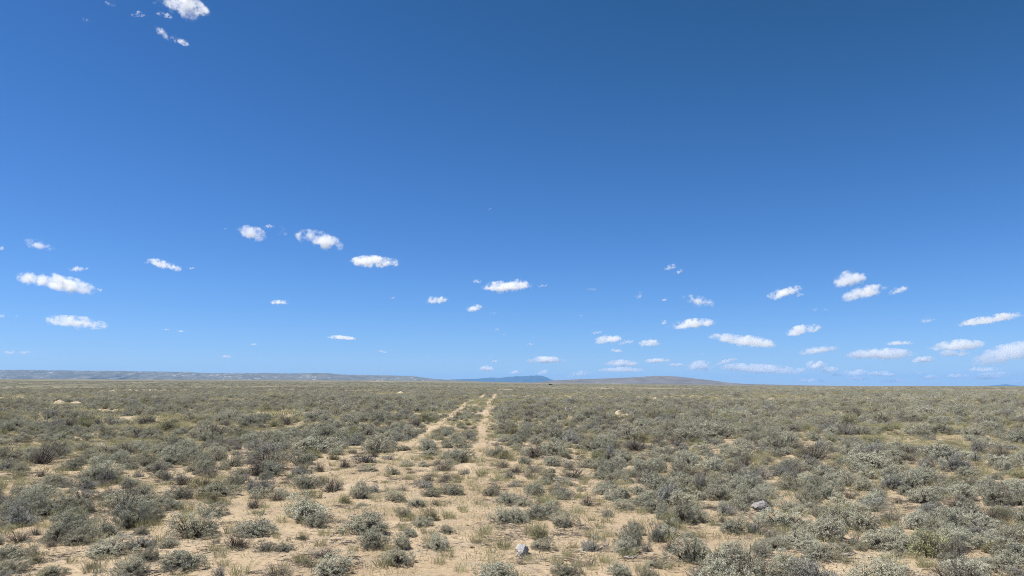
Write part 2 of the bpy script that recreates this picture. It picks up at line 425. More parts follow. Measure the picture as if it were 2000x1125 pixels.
S4 = [(130,735,325,185,'G'),(640,722,260,170,'G'),(950,692,210,145,'D'),(1150,745,225,190,'G'),(1300,705,180,125,'G'),(1210,545,345,160,'G'),
 (640,502,112,92,'D'),(860,512,135,105,'G'),(220,445,240,165,'G'),(480,345,230,120,'G'),(550,815,145,115,'B'),(680,865,115,125,'B'),
 (390,990,335,165,'G'),(600,915,140,95,'G'),(200,1105,340,240,'G'),(1060,925,300,200,'G'),(1640,800,195,155,'B'),(1850,875,265,210,'G'),
 (1430,935,235,155,'G'),(1420,1045,200,155,'G'),(1570,1110,310,170,'G'),(1860,1070,300,190,'G'),(60,905,200,150,'G'),(1000,402,185,105,'G'),
 (1200,325,205,95,'G'),(840,275,310,135,'G'),(790,345,200,100,'G'),(400,105,165,85,'B'),(1450,655,155,112,'G'),(1520,565,160,135,'D'),
 (1820,625,200,105,'D'),(1700,425,200,125,'B'),(1420,455,200,125,'G'),(1870,530,190,120,'G'),(160,270,110,90,'G'),(340,250,170,110,'B'),(60,170,140,90,'G'),
 (980,185,180,90,'G'),(1150,180,70,60,'B'),(1320,150,180,90,'B'),(1830,250,250,110,'G'),(1560,190,200,90,'G'),(1390,240,190,80,'G'),(1900,120,190,80,'B'),(1690,90,190,70,'G'),
 (1240,40,130,60,'B'),(1960,340,160,90,'Y'),(1020,540,100,60,'D'),(1560,330,200,100,'G'),(1960,1130,250,120,'B'),(960,790,170,90,'G'),(400,650,180,120,'B'),(330,590,170,90,'B')]
shrubs = []       # x, y, z, w, h, kind, hand
for ox, S in ((0, S1), (500, S2), (1000, S3), (1500, S4)):
    for (zx, zb, zw, zh, k) in S:
        px, py = ox + zx / 4, 850 + zb / 4
        x, y, d = at(px, py)
        w = zw / 4 / F * d * 1.15
        dep = (py - 755) / F
        h = zh / 4 / F * d - 0.45 * w * dep
        h = min(max(h * 0.90, 0.32 * w, 0.10), 0.66)
        s = 1 + 0.36 * w / math.hypot(x, y)
        shrubs.append([x * s, y * s, w, h, k])
n_hero = len(shrubs)

# ------------------------------------------------------------------ fill
CELL = 0.6
grid = {}
def put(i, x, y): grid.setdefault((int(x // CELL), int(y // CELL)), []).append(i)
for i, s in enumerate(shrubs): put(i, s[0], s[1])
def clash(x, y, w, f):
    cx, cy = int(x // CELL), int(y // CELL)
    for a in range(cx - 2, cx + 3):
        for b in range(cy - 2, cy + 3):
            for i in grid.get((a, b), ()):
                s = shrubs[i]
                if (s[0] - x) ** 2 + (s[1] - y) ** 2 < (f * (s[2] + w)) ** 2: return True
    return False
def rut_gap(x, y):
    """0 on a wheel rut, 1 clear of it; also the strip between"""
    a = np.abs(x - rut_x(y, 0)); b = np.abs(x - rut_x(y, 1))
    between = (x < rut_x(y, 0)) & (x > rut_x(y, 1))
    return np.minimum(a, b), between
def open_ground(x, y):
    """0..1: how bare the soil is here (patches of grass and sand among the shrubs)"""
    v = 0.5 + 0.33 * sines(x, y, 9, 31) + 0.26 * sines(x, y, 28, 32)
    return v
def scatter(r0, r1, dens, amax=50):
    a = R(amax); n = int(a * (r1 * r1 - r0 * r0) * dens)
    r = np.sqrt(rng.uniform(r0 * r0, r1 * r1, n)); t = rng.uniform(-a, a, n)
    return r * np.sin(t), r * np.cos(t)

def kinds(n, x, y):
    u = rng.random(n); z = sines(x, y, 12, 41) * 0.10
    return np.where(u < 0.66 + z, 'G', np.where(u < 0.78 + z, 'B', np.where(u < 0.93, 'D', 'Y')))

x, y = scatter(3.2, 95, 8.0)
gap, btw = rut_gap(x, y); op = open_ground(x, y); kk = kinds(len(x), x, y)
r = np.hypot(x, y)
w = np.clip(rng.lognormal(math.log(0.43), 0.50, len(x)), 0.18, 1.35)
w = np.where(btw, np.minimum(w, 0.30 + 0.3 * rng.random(len(x))), w)
KEEP = [(1019, 1085, 26), (1489, 1000, 40), (922, 1071, 12), (1210, 812, 20), (112, 791, 22), (142, 790, 30), (1281, 783, 16), (1232, 1096, 20)]
def hides(x, y, w, h):
    z = float(H(x, y)); px, pb, f = project(x, y, z)
    pt = pb - F * h / f * 0.9; hw = F * w / f * 0.5
    return any(abs(px - kx) < hw + kw * 0.42 and pb > ky - 3 and pt < ky - 3 for kx, ky, kw in KEEP)
for i in range(len(x)):
    if gap[i] < ((0.22 if y[i] < 60 else 0.14) + 0.34 * w[i]) * (1.0 if x[i] > rut_x(y[i], 0) - 0.9 else rng.uniform(0.55, 1.0)): continue
    if op[i] > 0.66 + 0.3 * rng.random() and r[i] > 14: continue
    pr = 1.0
    sandy = -4.6 + 0.02 * y[i] < x[i] < 1.6 and y[i] < 17
    if r[i] < 15: pr = 1.0; w[i] = min(w[i], 0.50)
    if sandy: pr *= 0.36; w[i] = min(w[i], 0.34)
    elif btw[i]: pr *= 0.4
    elif gap[i] < 0.9: pr *= 0.65
    if rng.random() > pr: continue
    if clash(x[i], y[i], w[i], 0.45 if sandy else (0.25 if r[i] < 15 else 0.40)): continue
    h = w[i] * rng.uniform(0.36, 0.60)
    if hides(x[i], y[i], w[i], h): continue
    put(len(shrubs), x[i], y[i]); shrubs.append([x[i], y[i], w[i], min(h, 0.50), kk[i]])

# rank by size in the picture, keep the 300 largest as things
PR = []
for i, s in enumerate(shrubs):
    z = float(H(s[0], s[1])); px, py, f = project(s[0], s[1], z + s[3] * 0.5)
    ok = -10 < px < 2010 and 755 < py < 1118
    PR.append((s[2] * s[3] / f ** 2 if ok else 0, i, px, py))
PR.sort(reverse=True)
N_THING = 300
chosen = PR[:N_THING]; chosen_set = {p[1] for p in chosen}

NAMED = {  # photo position of the crown -> its own label
 (380,1020): 'big rounded silvery sagebrush with deep dark gaps, alone beside a bare sand patch',
 (592,995): 'large dense grey-green sagebrush with dark shaded base, standing at the edge of the bare sand',
 (717,1020): 'broad low dome of silver-blue sagebrush, the widest one in the open sandy middle',
 (775,1087): 'small round isolated sagebrush on bare sand, closest shrub below the broad silver dome',
 (1410,1090): 'very large bushy sagebrush with dark hollow centre at the bottom edge',
 (1765,1060): 'olive sagebrush leaning over a patch of black shade on pale sand',
 (1467,975): 'thick dark sagebrush with the long grey rock lying at its foot',
 (705,955): 'small upright dark green sagebrush standing like a stump behind the broad silver dome',
 (1283,1035): 'upright blue-grey sagebrush leaning beside a greener one above the bottom sand',
}
WORDS = {'G': ['silvery-green', 'grey-green', 'pale sage-green'], 'B': ['blue-grey', 'ashen blue-grey'], 'D': ['dry brownish-grey', 'half-dead grey-brown'], 'Y': ['yellowish-olive', 'olive']}
used = set()
protos = {}
def make_shrub(x, y, z, w, h, k, rot):
    v = rng.integers(VARIANTS[k])
    if (k, v) not in protos:
        root = bpy.data.objects.new('sagebrush', None); COL.objects.link(root); root.empty_display_size = 0.2
        fo = obj('foliage', FOL[k, v], root); br = obj('branches', BRA[k, v], root)
        protos[k, v] = (root, fo, br)
    else:
        p, a, b = protos[k, v]
        root = p.copy(); COL.objects.link(root)
        for c in (a, b):
            d = c.copy(); COL.objects.link(d); d.parent = root
    root.location = (x, y, z); root.rotation_euler = (0, 0, rot)
    root.scale = (w / 0.80, w / 0.80 * rng.uniform(0.75, 1.1), h / 0.50)
    return root
for _, i, px, py in chosen:
    sx, sy, w, h, k = shrubs[i]
    o = make_shrub(sx, sy, float(H(sx, sy)) - 0.01, w, h, k, rng.uniform(0, 6.28))
    label = None
    for (nx, ny), t in list(NAMED.items()):
        if abs(px - nx) < 16 and abs(py - ny) < 16: label = t; del NAMED[nx, ny]; break
    if not label:
        size = 'large broad' if w > 0.85 else 'broad' if w > 0.62 else 'mid-sized' if w > 0.42 else 'small'
        if h / w > 0.85: size = 'upright' if w > 0.4 else 'small upright'
        word = WORDS[k][i % len(WORDS[k])]
        g, b = rut_gap(np.array(sx), np.array(sy))
        where = 'between wheel ruts' if b else 'by a wheel rut' if g < 0.9 else 'left of track' if sx < -1 else 'right of track'
        pa, pu = f'{px / 20:.0f}%', f'{(1125 - py) / 11.25:.0f}%'
        if (pa, pu) in used: pa, pu = f'{px / 20:.1f}%', f'{(1125 - py) / 11.25:.1f}%'
        used.add((pa, pu))
        if word.startswith('pale') and size.startswith('large'): size = 'large'
        label = f'{size} {word} sagebrush {where}, {pa} across and {pu} up the photo'
    tag(o, label, 'shrub', 'sagebrush shrubs of the plain')

# ------------------------------------------------------------------ instancing of uncountable cover (one object each, kind stuff)
def source_collection(name, meshes):
    c = bpy.data.collections.new(name)
    for i, me in enumerate(meshes):
        o = bpy.data.objects.new(f'{name}_{i:02d}', me); c.objects.link(o)
    return c

def instanced(name, coll, pts, idx, rot, scl, label, cat):
    me = bpy.data.meshes.new(name)
    me.vertices.add(len(pts)); me.vertices.foreach_set('co', np.asarray(pts, np.float32).ravel())
    a = me.attributes.new('idx', 'INT', 'POINT'); a.data.foreach_set('value', np.asarray(idx, np.int32))
    a = me.attributes.new('rot', 'FLOAT_VECTOR', 'POINT'); a.data.foreach_set('vector', np.asarray(rot, np.float32).ravel())
    a = me.attributes.new('scl', 'FLOAT_VECTOR', 'POINT'); a.data.foreach_set('vector', np.asarray(scl, np.float32).ravel())
    o = obj(name, me); tag(o, label, cat, kind='stuff')
    ng = bpy.data.node_groups.new(name + '_scatter', 'GeometryNodeTree')
    ng.interface.new_socket('Geometry', in_out='INPUT', socket_type='NodeSocketGeometry')
    ng.interface.new_socket('Geometry', in_out='OUTPUT', socket_type='NodeSocketGeometry')
    N = ng.nodes; K = ng.links
    gi = N.new('NodeGroupInput'); go = N.new('NodeGroupOutput')
    ci = N.new('GeometryNodeCollectionInfo'); ci.inputs['Collection'].default_value = coll
    ci.inputs['Separate Children'].default_value = True; ci.inputs['Reset Children'].default_value = True
    ip = N.new('GeometryNodeInstanceOnPoints'); ip.inputs['Pick Instance'].default_value = True
    def attr(nm, dt):
        n = N.new('GeometryNodeInputNamedAttribute'); n.data_type = dt; n.inputs['Name'].default_value = nm
        return n.outputs[0]
    e2r = N.new('FunctionNodeEulerToRotation')
    K.new(gi.outputs[0], ip.inputs['Points']); K.new(ci.outputs[0], ip.inputs['Instance'])
    K.new(attr('idx', 'INT'), ip.inputs['Instance Index'])
    K.new(attr('rot', 'FLOAT_VECTOR'), e2r.inputs[0]); K.new(e2r.outputs[0], ip.inputs['Rotation'])
    K.new(attr('scl', 'FLOAT_VECTOR'), ip.inputs['Scale'])
    K.new(ip.outputs[0], go.inputs[0])
    md = o.modifiers.new('scatter', 'NODES'); md.node_group = ng
    return o

# sagebrush beyond the 300: full meshes near, simpler ones farther off
meshes, lut = [], {}
for k, c in VARIANTS.items():
    for i in range(c):
        lut[k, 0, i] = len(meshes); meshes.append(joined(1000 + KIND_OFF[k] + i, k, 0))
    for i in range(2 if k != 'G' else 4):
        lut[k, 1, i] = len(meshes); meshes.append(joined(5000 + KIND_OFF[k] + i, k, 1))
        lut[k, 2, i] = len(meshes); meshes.append(joined(6000 + KIND_OFF[k] + i, k, 2))
NV = {0: VARIANTS, 1: {'G': 4, 'B': 2, 'D': 2, 'Y': 2}, 2: {'G': 4, 'B': 2, 'D': 2, 'Y': 2}}
C_SAGE = source_collection('sagebrush_source', meshes)
P, I, RT, SC = [], [], [], []
for i, s in enumerate(shrubs):
    if i in chosen_set: continue
    sx, sy, w, h, k = s; d = math.hypot(sx, sy)
    lod = 0 if d < 42 else 1
    P.append((sx, sy)); I.append(lut[k, lod, int(rng.integers(NV[lod][k]))]); SC.append((w / 0.8, w / 0.8, h / 0.5))
x, y = scatter(95, 330, 1.3, 46)
op = open_ground(x, y); gap, btw = rut_gap(x, y); kk = kinds(len(x), x, y)
okm = (op < 0.62 + 0.35 * rng.random(len(x))) & ~((gap < 0.33) & (y < 150))
for i in np.nonzero(okm)[0]:
    w = float(np.clip(rng.lognormal(math.log(0.55), 0.40), 0.25, 1.4))
    P.append((x[i], y[i])); I.append(lut[kk[i], 2, int(rng.integers(2))]); SC.append((w / 0.8, w / 0.8, w * rng.uniform(0.36, 0.58) / 0.5))
x, y = scatter(330, 1500, 0.040, 44)
op = 0.5 + 0.3 * sines(x, y, 80, 51) + 0.25 * sines(x, y, 300, 52)
kk = kinds(len(x), x, y)
for i in np.nonzero(op < 0.8)[0]:
    w = rng.uniform(1.2, 3.2)
    P.append((x[i], y[i])); I.append(lut[kk[i], 2, int(rng.integers(2))]); SC.append((w / 0.8 * 1.3, w / 0.8, rng.uniform(0.35, 0.6) / 0.5))
P = np.array(P); Zp = H(P[:, 0], P[:, 1]) - 0.015
n = len(P)
RT = np.stack([rng.normal(0, 0.04, n), rng.normal(0, 0.04, n), rng.uniform(0, 6.28, n)], 1)
instanced('sagebrush_scrub', C_SAGE, np.column_stack([P, Zp]), I, RT, SC, 'dense grey-green sagebrush scrub filling the plain beyond the nearer shrubs', 'scrub')

# ------------------------------------------------------------------ bunchgrass
GM = [mesh_np('grass_tuft', *((lambda a: (a[0], a[1]))(grass_arrays(70 + i, 110, 0.08, 0.26, 0.075, 0.0032))), M_GRASS, grass_arrays(70 + i, 110, 0.08, 0.26, 0.075, 0.0032)[2]) for i in range(5)]
GS = [mesh_np('grass_sprig', *((lambda a: (a[0], a[1]))(grass_arrays(90 + i, 46, 0.04, 0.18, 0.18, 0.0034))), M_GRASS, grass_arrays(90 + i, 46, 0.04, 0.18, 0.18, 0.0034)[2]) for i in range(4)]
GF = [mesh_np('grass_patch', *((lambda a: (a[0], a[1]))(grass_arrays(110 + i, 60, 0.10, 0.28, 0.35, 0.016))), M_GRASS, grass_arrays(110 + i, 60, 0.10, 0.28, 0.35, 0.016)[2]) for i in range(4)]
TUFT_PX = [(625,1066,30,22),(726,1062,32,22),(690,1076,26,20),(946,1047,40,30),(903,995,26,18),(878,1013,30,22),(984,1070,36,34),(858,1101,30,24),
 (898,1116,34,30),(812,1016,28,20),(583,1094,30,24),(610,1104,26,22),(905,1000,24,18),(935,985,24,20),(925,905,28,22),(940,930,30,24),(1170,1055,34,28),(1190,1048,24,26),
 (1120,1070,20,22),(1090,1102,26,30),(1108,1088,24,28),(1300,1110,34,26),(1180,1098,24,26),(1745,1108,40,34),(1330,1035,30,26),(440,985,28,24),(448,1042,24,34),
 (1040,936,30,26),(1060,928,28,20),(1140,945,26,22),(1250,965,22,20),(1582,1042,22,28),(60,1002,32,28),(85,1030,30,26),(430,1088,30,22),(420,1075,26,20),(140,1098,26,26),
 (1780,1090,24,22),(1835,1042,30,18),(1365,1050,26,18),(800,925,24,18),(760,960,20,18),(775,1000,18,16),(545,905,24,20),(1000,900,22,18),(965,960,22,18),(1230,870,24,20),
 (930,1060,30,26),(965,1105,28,24),(1030,1095,24,22),(650,1110,28,24),(540,1050,20,22),(1075,985,24,20),(1155,1112,22,20),(1480,1115,28,22),(1650,1100,26,24)]
tufts0 = {}
tp = []
for j, (px, py, wp, hp) in enumerate(TUFT_PX):
    x, y, d = at(px, py)
    if clash(x, y, 0.0, 0.30): continue
    v = j % 5
    if v in tufts0:
        o = tufts0[v].copy(); COL.objects.link(o)
    else:
        o = obj('grass_tuft', GM[v]); tufts0[v] = o
    s = hp / F * d / 0.24
    o.location = (x, y, float(H(x, y))); o.rotation_euler = (0, 0, rng.uniform(0, 6.28)); o.scale = (s * 1.15 * wp / hp, s * 1.15 * wp / hp, s)
    wd = ['sparse', 'fine green', 'straw-tipped', 'wispy', 'dense'][j % 5]
    tag(o, f'{wd} bunchgrass tuft on bare sand, {px / 20:.1f}% across and {(1125 - py + hp / 2) / 11.25:.1f}% up the photo', 'grass tuft', 'bunchgrass tufts on the sand')
    tp.append((x, y))
C_GRASS = source_collection('bunchgrass_source', GM + GS + GF)
P, I, SC = [], [], []
x, y = scatter(3.0, 40, 34.0, 50)
op = open_ground(x, y); gap, btw = rut_gap(x, y); r = np.hypot(x, y)
for i in range(len(x)):
    p = 0.30 + 0.45 * op[i]
    if r[i] < 16: p *= 0.95
    if -4.6 < x[i] < 1.6 and y[i] < 17: p *= 0.8
    if gap[i] < 0.18: p *= 0.75
    if rng.random() > p: continue
    if clash(x[i], y[i], 0.0, 0.36): continue
    b = rng.random() < 0.2
    P.append((x[i], y[i])); I.append(int(rng.integers(5)) if b else 5 + int(rng.integers(4)))
    s = rng.uniform(0.55, 1.15); SC.append((s, s, s * rng.uniform(0.45, 0.85)))
x, y = scatter(40, 230, 1.7, 46)
op = open_ground(x, y); gap, btw = rut_gap(x, y)
for i in np.nonzero((rng.random(len(x)) < 0.25 + 0.6 * op) & (gap > 0.25))[0]:
    P.append((x[i], y[i])); I.append(9 + int(rng.integers(4))); s = rng.uniform(0.8, 1.5); SC.append((s, s, s * rng.uniform(0.5, 0.9)))
P = np.array(P); n = len(P)
RT = np.stack([np.zeros(n), np.zeros(n), rng.uniform(0, 6.28, n)], 1)
instanced('grass', C_GRASS, np.column_stack([P, H(P[:, 0], P[:, 1])]), I, RT, SC, 'thin dry bunchgrass growing on the sand between the shrubs', 'grass')

# ------------------------------------------------------------------ litter: fallen twigs and crumbs of bark, small stones
def litter_mesh(seed, n=60, rad=0.30):
    r_ = np.random.default_rng(seed)
    a = r_.uniform(0, math.tau, n); q = rad * np.abs(r_.normal(0, 0.55, n))
    p = np.stack([np.cos(a) * q, np.sin(a) * q, r_.uniform(0.004, 0.02, n)], 1)
    b = r_.uniform(0, math.tau, n); ln = r_.uniform(0.02, 0.13, n)
    d = np.stack([np.cos(b), np.sin(b), r_.normal(0, 0.12, n)], 1)
    v, f = strips(p - d * ln[:, None] / 2, p + d * ln[:, None] / 2, r_.uniform(0.003, 0.008, (n, 1)), r_)
    v[:, 2] = np.maximum(v[:, 2], 0.002)
    return mesh_np('fallen_twigs', v, [f], M_LITTER, np.repeat(r_.uniform(0, 1, n), 4))
def stone_arrays(seed, sub=2, rough=0.25, flat=0.6):
    import bmesh
    from mathutils import noise
    bm = bmesh.new(); bmesh.ops.create_icosphere(bm, subdivisions=sub, radius=1.0)
    o = Vector((seed * 3.1, seed * 1.7, seed * 0.9))
    for v in bm.verts:
        c = v.co.copy()
        k = 1 + rough * (noise.noise(c * 1.3 + o) * 1.3 + noise.noise(c * 3.1 + o) * 0.6 + noise.noise(c * 7 + o) * 0.3)
        # facets
        for t in range(5):
            nrm = Vector((math.sin(seed + t * 2.1), math.cos(seed * 1.3 + t * 1.7), math.sin(t * 1.3 + seed) * 0.8)).normalized()
            dd = c.dot(nrm) * k
            if dd > 0.78: k *= 0.78 / dd
        v.co = Vector((c.x * k, c.y * k, c.z * k * flat))
    return bm
def stone_mesh(seed, mat, sub=2, rough=0.25, flat=0.6):
    bm = stone_arrays(seed, sub, rough, flat)
    me = bpy.data.meshes.new('stone_mesh'); bm.to_mesh(me); bm.free(); me.materials.append(mat)
    return me
C_LIT = source_collection('litter_source', [litter_mesh(200 + i) for i in range(6)])
x, y = scatter(3.2, 32, 11.0, 50)
gap, _ = rut_gap(x, y)
ok = (rng.random(len(x)) < np.where(sines(x, y, 1.8, 61) > 0.2, 0.9, 0.2)) & (gap > 0.2)
x, y = x[ok], y[ok]; n = len(x)
s = rng.uniform(0.6, 1.5, n)
instanced('litter', C_LIT, np.column_stack([x, y, H(x, y)]), rng.integers(0, 6, n), np.stack([np.zeros(n), np.zeros(n), rng.uniform(0, 6.28, n)], 1),
          np.stack([s, s, np.ones(n)], 1), 'grey fallen twigs and bark crumbs scattered over the sand', 'litter')
C_PEB = source_collection('pebble_source', [stone_mesh(i + 1, [M_GREY_ROCK, M_MOUND, M_MOUND][i % 3], 1) for i in range(6)])
x, y = scatter(3.2, 26, 6.0, 50)
n = len(x); s = np.minimum(rng.lognormal(math.log(0.009), 0.4, n), 0.022)
instanced('pebbles', C_PEB, np.column_stack([x, y, H(x, y) + s * 0.2]), rng.integers(0, 6, n), np.stack([np.zeros(n), np.zeros(n), rng.uniform(0, 6.28, n)], 1),
          np.stack([s, s * rng.uniform(0.6, 1, n), s], 1), 'small pale pebbles scattered on the sand', 'pebbles')

# ------------------------------------------------------------------ rocks, mounds, dead wood
def rock(px, py, wp, hp, seed, mat, label, flat=0.7, rough=0.3, rot=0.3, tilt=0.0):
    x, y, d = at(px, py)
    o = obj('rock', stone_mesh(seed, mat, 4, rough, 1.0))
    w = wp / F * d; h = hp / F * d
    o.scale = (w / 1.75, w / 1.75 * flat, h / 1.55)
    o.rotation_euler = (tilt, 0.2, rot)
    s = 1 + 0.35 * w / d
    o.location = (x * s, y * s, float(H(x, y)) + h * 0.36)
    tag(o, label, 'rock')
rock(1019, 1085, 26, 20, 3, M_WHITE_ROCK, 'chalky white angular rock on bare sand in the near middle', 0.8, 0.32, 0.9, 0.3)
rock(1489, 1000, 40, 17, 8, M_GREY_ROCK, 'long low pale grey rock under the edge of a dark sagebrush', 0.6, 0.3, 0.1)
rock(922, 1071, 10, 5, 5, M_MOUND, 'tiny pale stone on bare sand left of the chalky white rock', 0.8, 0.3, 0.5)

def mound(px, py, wp, hp, seed, label, stretch=1.0):
    x, y, d = at(px, py)
    w = wp / F * d; h = hp / F * d
    n = 40
    g = np.linspace(-1, 1, n); X, Y = np.meshgrid(g, g); q = np.hypot(X, Y)
    r_ = np.random.default_rng(seed)
    z = np.exp(-(q / (0.52 + 0.08 * sines(X, Y, 0.9, seed))) ** 2 * 1.4) * (1 + 0.12 * sines(X, Y, 0.35, seed + 1)) + 0.04 * sines(X, Y, 0.16, seed + 2) * np.exp(-q * q)
    z = z - 0.08
    v = np.stack([X.ravel() * w * 0.78, Y.ravel() * w * 0.62 * stretch, z.ravel() * h * 1.05], 1)
    i = np.arange(n - 1)[:, None] * n; j = np.arange(n - 1)[None, :]
    f = np.stack([i + j, i + j + 1, i + n + j + 1, i + n + j], -1).reshape(-1, 4)
    o = obj('ant_mound', mesh_np('mound', v, [f], M_MOUND, smooth=True))
    o.location = (x, y + w * 0.3, float(H(x, y + w * 0.3)))
    tag(o, label, 'mound', 'pale ant mounds on the plain')
mound(1210, 812, 24, 11, 1, 'pale sandy dome-shaped mound among grey shrubs, nearer of the two right of the track')
mound(1281, 783, 18, 8, 2, 'small pale sandy mound farther off in yellowish grass right of the track')
mound(112, 791, 28, 11, 3, 'wide cream-coloured mound showing over a dark shrub near the left edge')
mound(142, 790, 36, 6, 6, 'low flat pale spoil bank adjoining the wide cream mound')
mound(782, 768, 16, 3.5, 4, 'thin pale strip of a mound far off left of the track')
mound(303, 763, 8, 3, 5, 'tiny white far mound seen as a speck in the left scrub')

def dead_branch(px, py, wp, seed, label):
    x, y, d = at(px, py); L_ = wp / F * d
    r_ = np.random.default_rng(seed)
    paths, radii = [], []
    s = np.linspace(-0.5, 0.5, 12)
    main = np.stack([s * L_, 0.12 * L_ * np.sin(s * 5 + seed), 0.03 + 0.10 * L_ * (s + 0.5) ** 2 + r_.normal(0, 0.003, 12)], 1)
    paths.append(main); radii.append(np.linspace(0.015, 0.005, 12))
    for k in range(4):
        i0 = int(r_.integers(3, 10)); b = main[i0]
        a = r_.uniform(-1.0, 1.0) + (math.pi if r_.random() < 0.3 else 0)
        dd = np.array([math.cos(a), math.sin(a), r_.uniform(0.1, 0.7)])
        t = np.linspace(0, 1, 6)[:, None]
        paths.append(b + dd * t * L_ * r_.uniform(0.2, 0.4) + r_.normal(0, 0.006, (6, 3)) * t); radii.append(np.linspace(0.010, 0.003, 6))
    v, f = tubes(paths, radii, 6)
    o = obj('dead_branch', mesh_np('dead_branch', v, [f], M_DEAD, smooth=True))
    o.location = (x, y, float(H(x, y))); o.rotation_euler = (0, 0, r_.uniform(-0.4, 0.4))
    tag(o, label, 'branch', 'bleached dead sagebrush branches')
dead_branch(1822, 992, 24, 1, 'bleached curved dead branch lying under a dark shrub in the right scrub')
dead_branch(1746, 1018, 22, 2, 'bare pale dead branch sticking out of a twiggy shrub on the right')
dead_branch(1091, 941, 24, 3, 'tangle of grey weathered wood on sand right of the track')
dead_branch(1232, 1096, 26, 4, 'knotted pale dead stump branch near the bottom edge right of the white rock')
dead_branch(1660, 1090, 30, 5, 'flat grey dead twigs lying on sand near the bottom right')
dead_branch(1690, 888, 20, 6, 'small whitish dead branch poking from dense scrub on the right')

# far dark vehicle on the plain
def vehicle():
    import bmesh
    x, y, d = at(1075, 752.6)
    root = bpy.data.objects.new('parked_vehicle', None); COL.objects.link(root)
    root.location = (x, y, float(H(x, y)) + 0.35); root.rotation_euler = (0, 0, 0.15)
    s = 6.4 / F * d / 4.6
    root.scale = (s, s, s)
    paint = plain_mat('dark_paint', (0.012, 0.011, 0.012), (0.02, 0.018, 0.018), 2, 0.35, 0.0)
    glass = plain_mat('dark_glass', (0.01, 0.012, 0.015), (0.015, 0.017, 0.02), 2, 0.08, 0.0)
    rub = plain_mat('rubber', (0.015, 0.015, 0.015), (0.025, 0.025, 0.025), 8, 0.9, 0.1)
    prof = [(-2.3, 0.35), (-2.3, 0.95), (-2.1, 1.05), (-1.7, 1.62), (0.5, 1.68), (1.15, 1.08), (2.15, 0.98), (2.32, 0.75), (2.32, 0.35)]
    bm = bmesh.new()
    a = [bm.verts.new((px, -0.9, pz)) for px, pz in prof]; b = [bm.verts.new((px, 0.9, pz)) for px, pz in prof]
    bm.faces.new(a); bm.faces.new(b[::-1])
    for i in range(len(prof)): bm.faces.new([a[i - 1], b[i - 1], b[i], a[i]])
    bmesh.ops.bevel(bm, geom=bm.edges[:], offset=0.06, segments=2, affect='EDGES')
    bmesh.ops.recalc_face_normals(bm, faces=bm.faces[:])
    me = bpy.data.meshes.new('body'); bm.to_mesh(me); bm.free(); me.materials.append(paint); obj('body', me, root)
    for sx in (-1, 1):
        v = [(-1.5, sx * 0.915, 1.05), (0.75, sx * 0.915, 1.05), (0.4, sx * 0.915, 1.5), (-1.45, sx * 0.915, 1.5)]
        v2 = [(p[0], p[1] * 0.99, p[2]) for p in v]
        f4 = np.array([[0, 1, 2, 3], [4, 7, 6, 5], [0, 4, 5, 1], [1, 5, 6, 2], [2, 6, 7, 3], [3, 7, 4, 0]])
        obj('side_window', mesh_np('side_window', v + v2, [f4], glass), root)
    for wx in (-1.4, 1.45):
        for wy in (-0.85, 0.85):
            pth = np.array([[0, -0.11, 0], [0, -0.1, 0], [0, 0.1, 0], [0, 0.11, 0]])
            vv, ff = tubes([pth], [np.array([0.05, 0.36, 0.36, 0.05])], 16)
            w = obj('wheel', mesh_np('wheel', vv, [ff], rub), root); w.location = (wx, wy, 0.36)
    tag(root, 'tiny dark vehicle far out on the plain below the blue mountain, a flat black speck', 'vehicle')
vehicle()

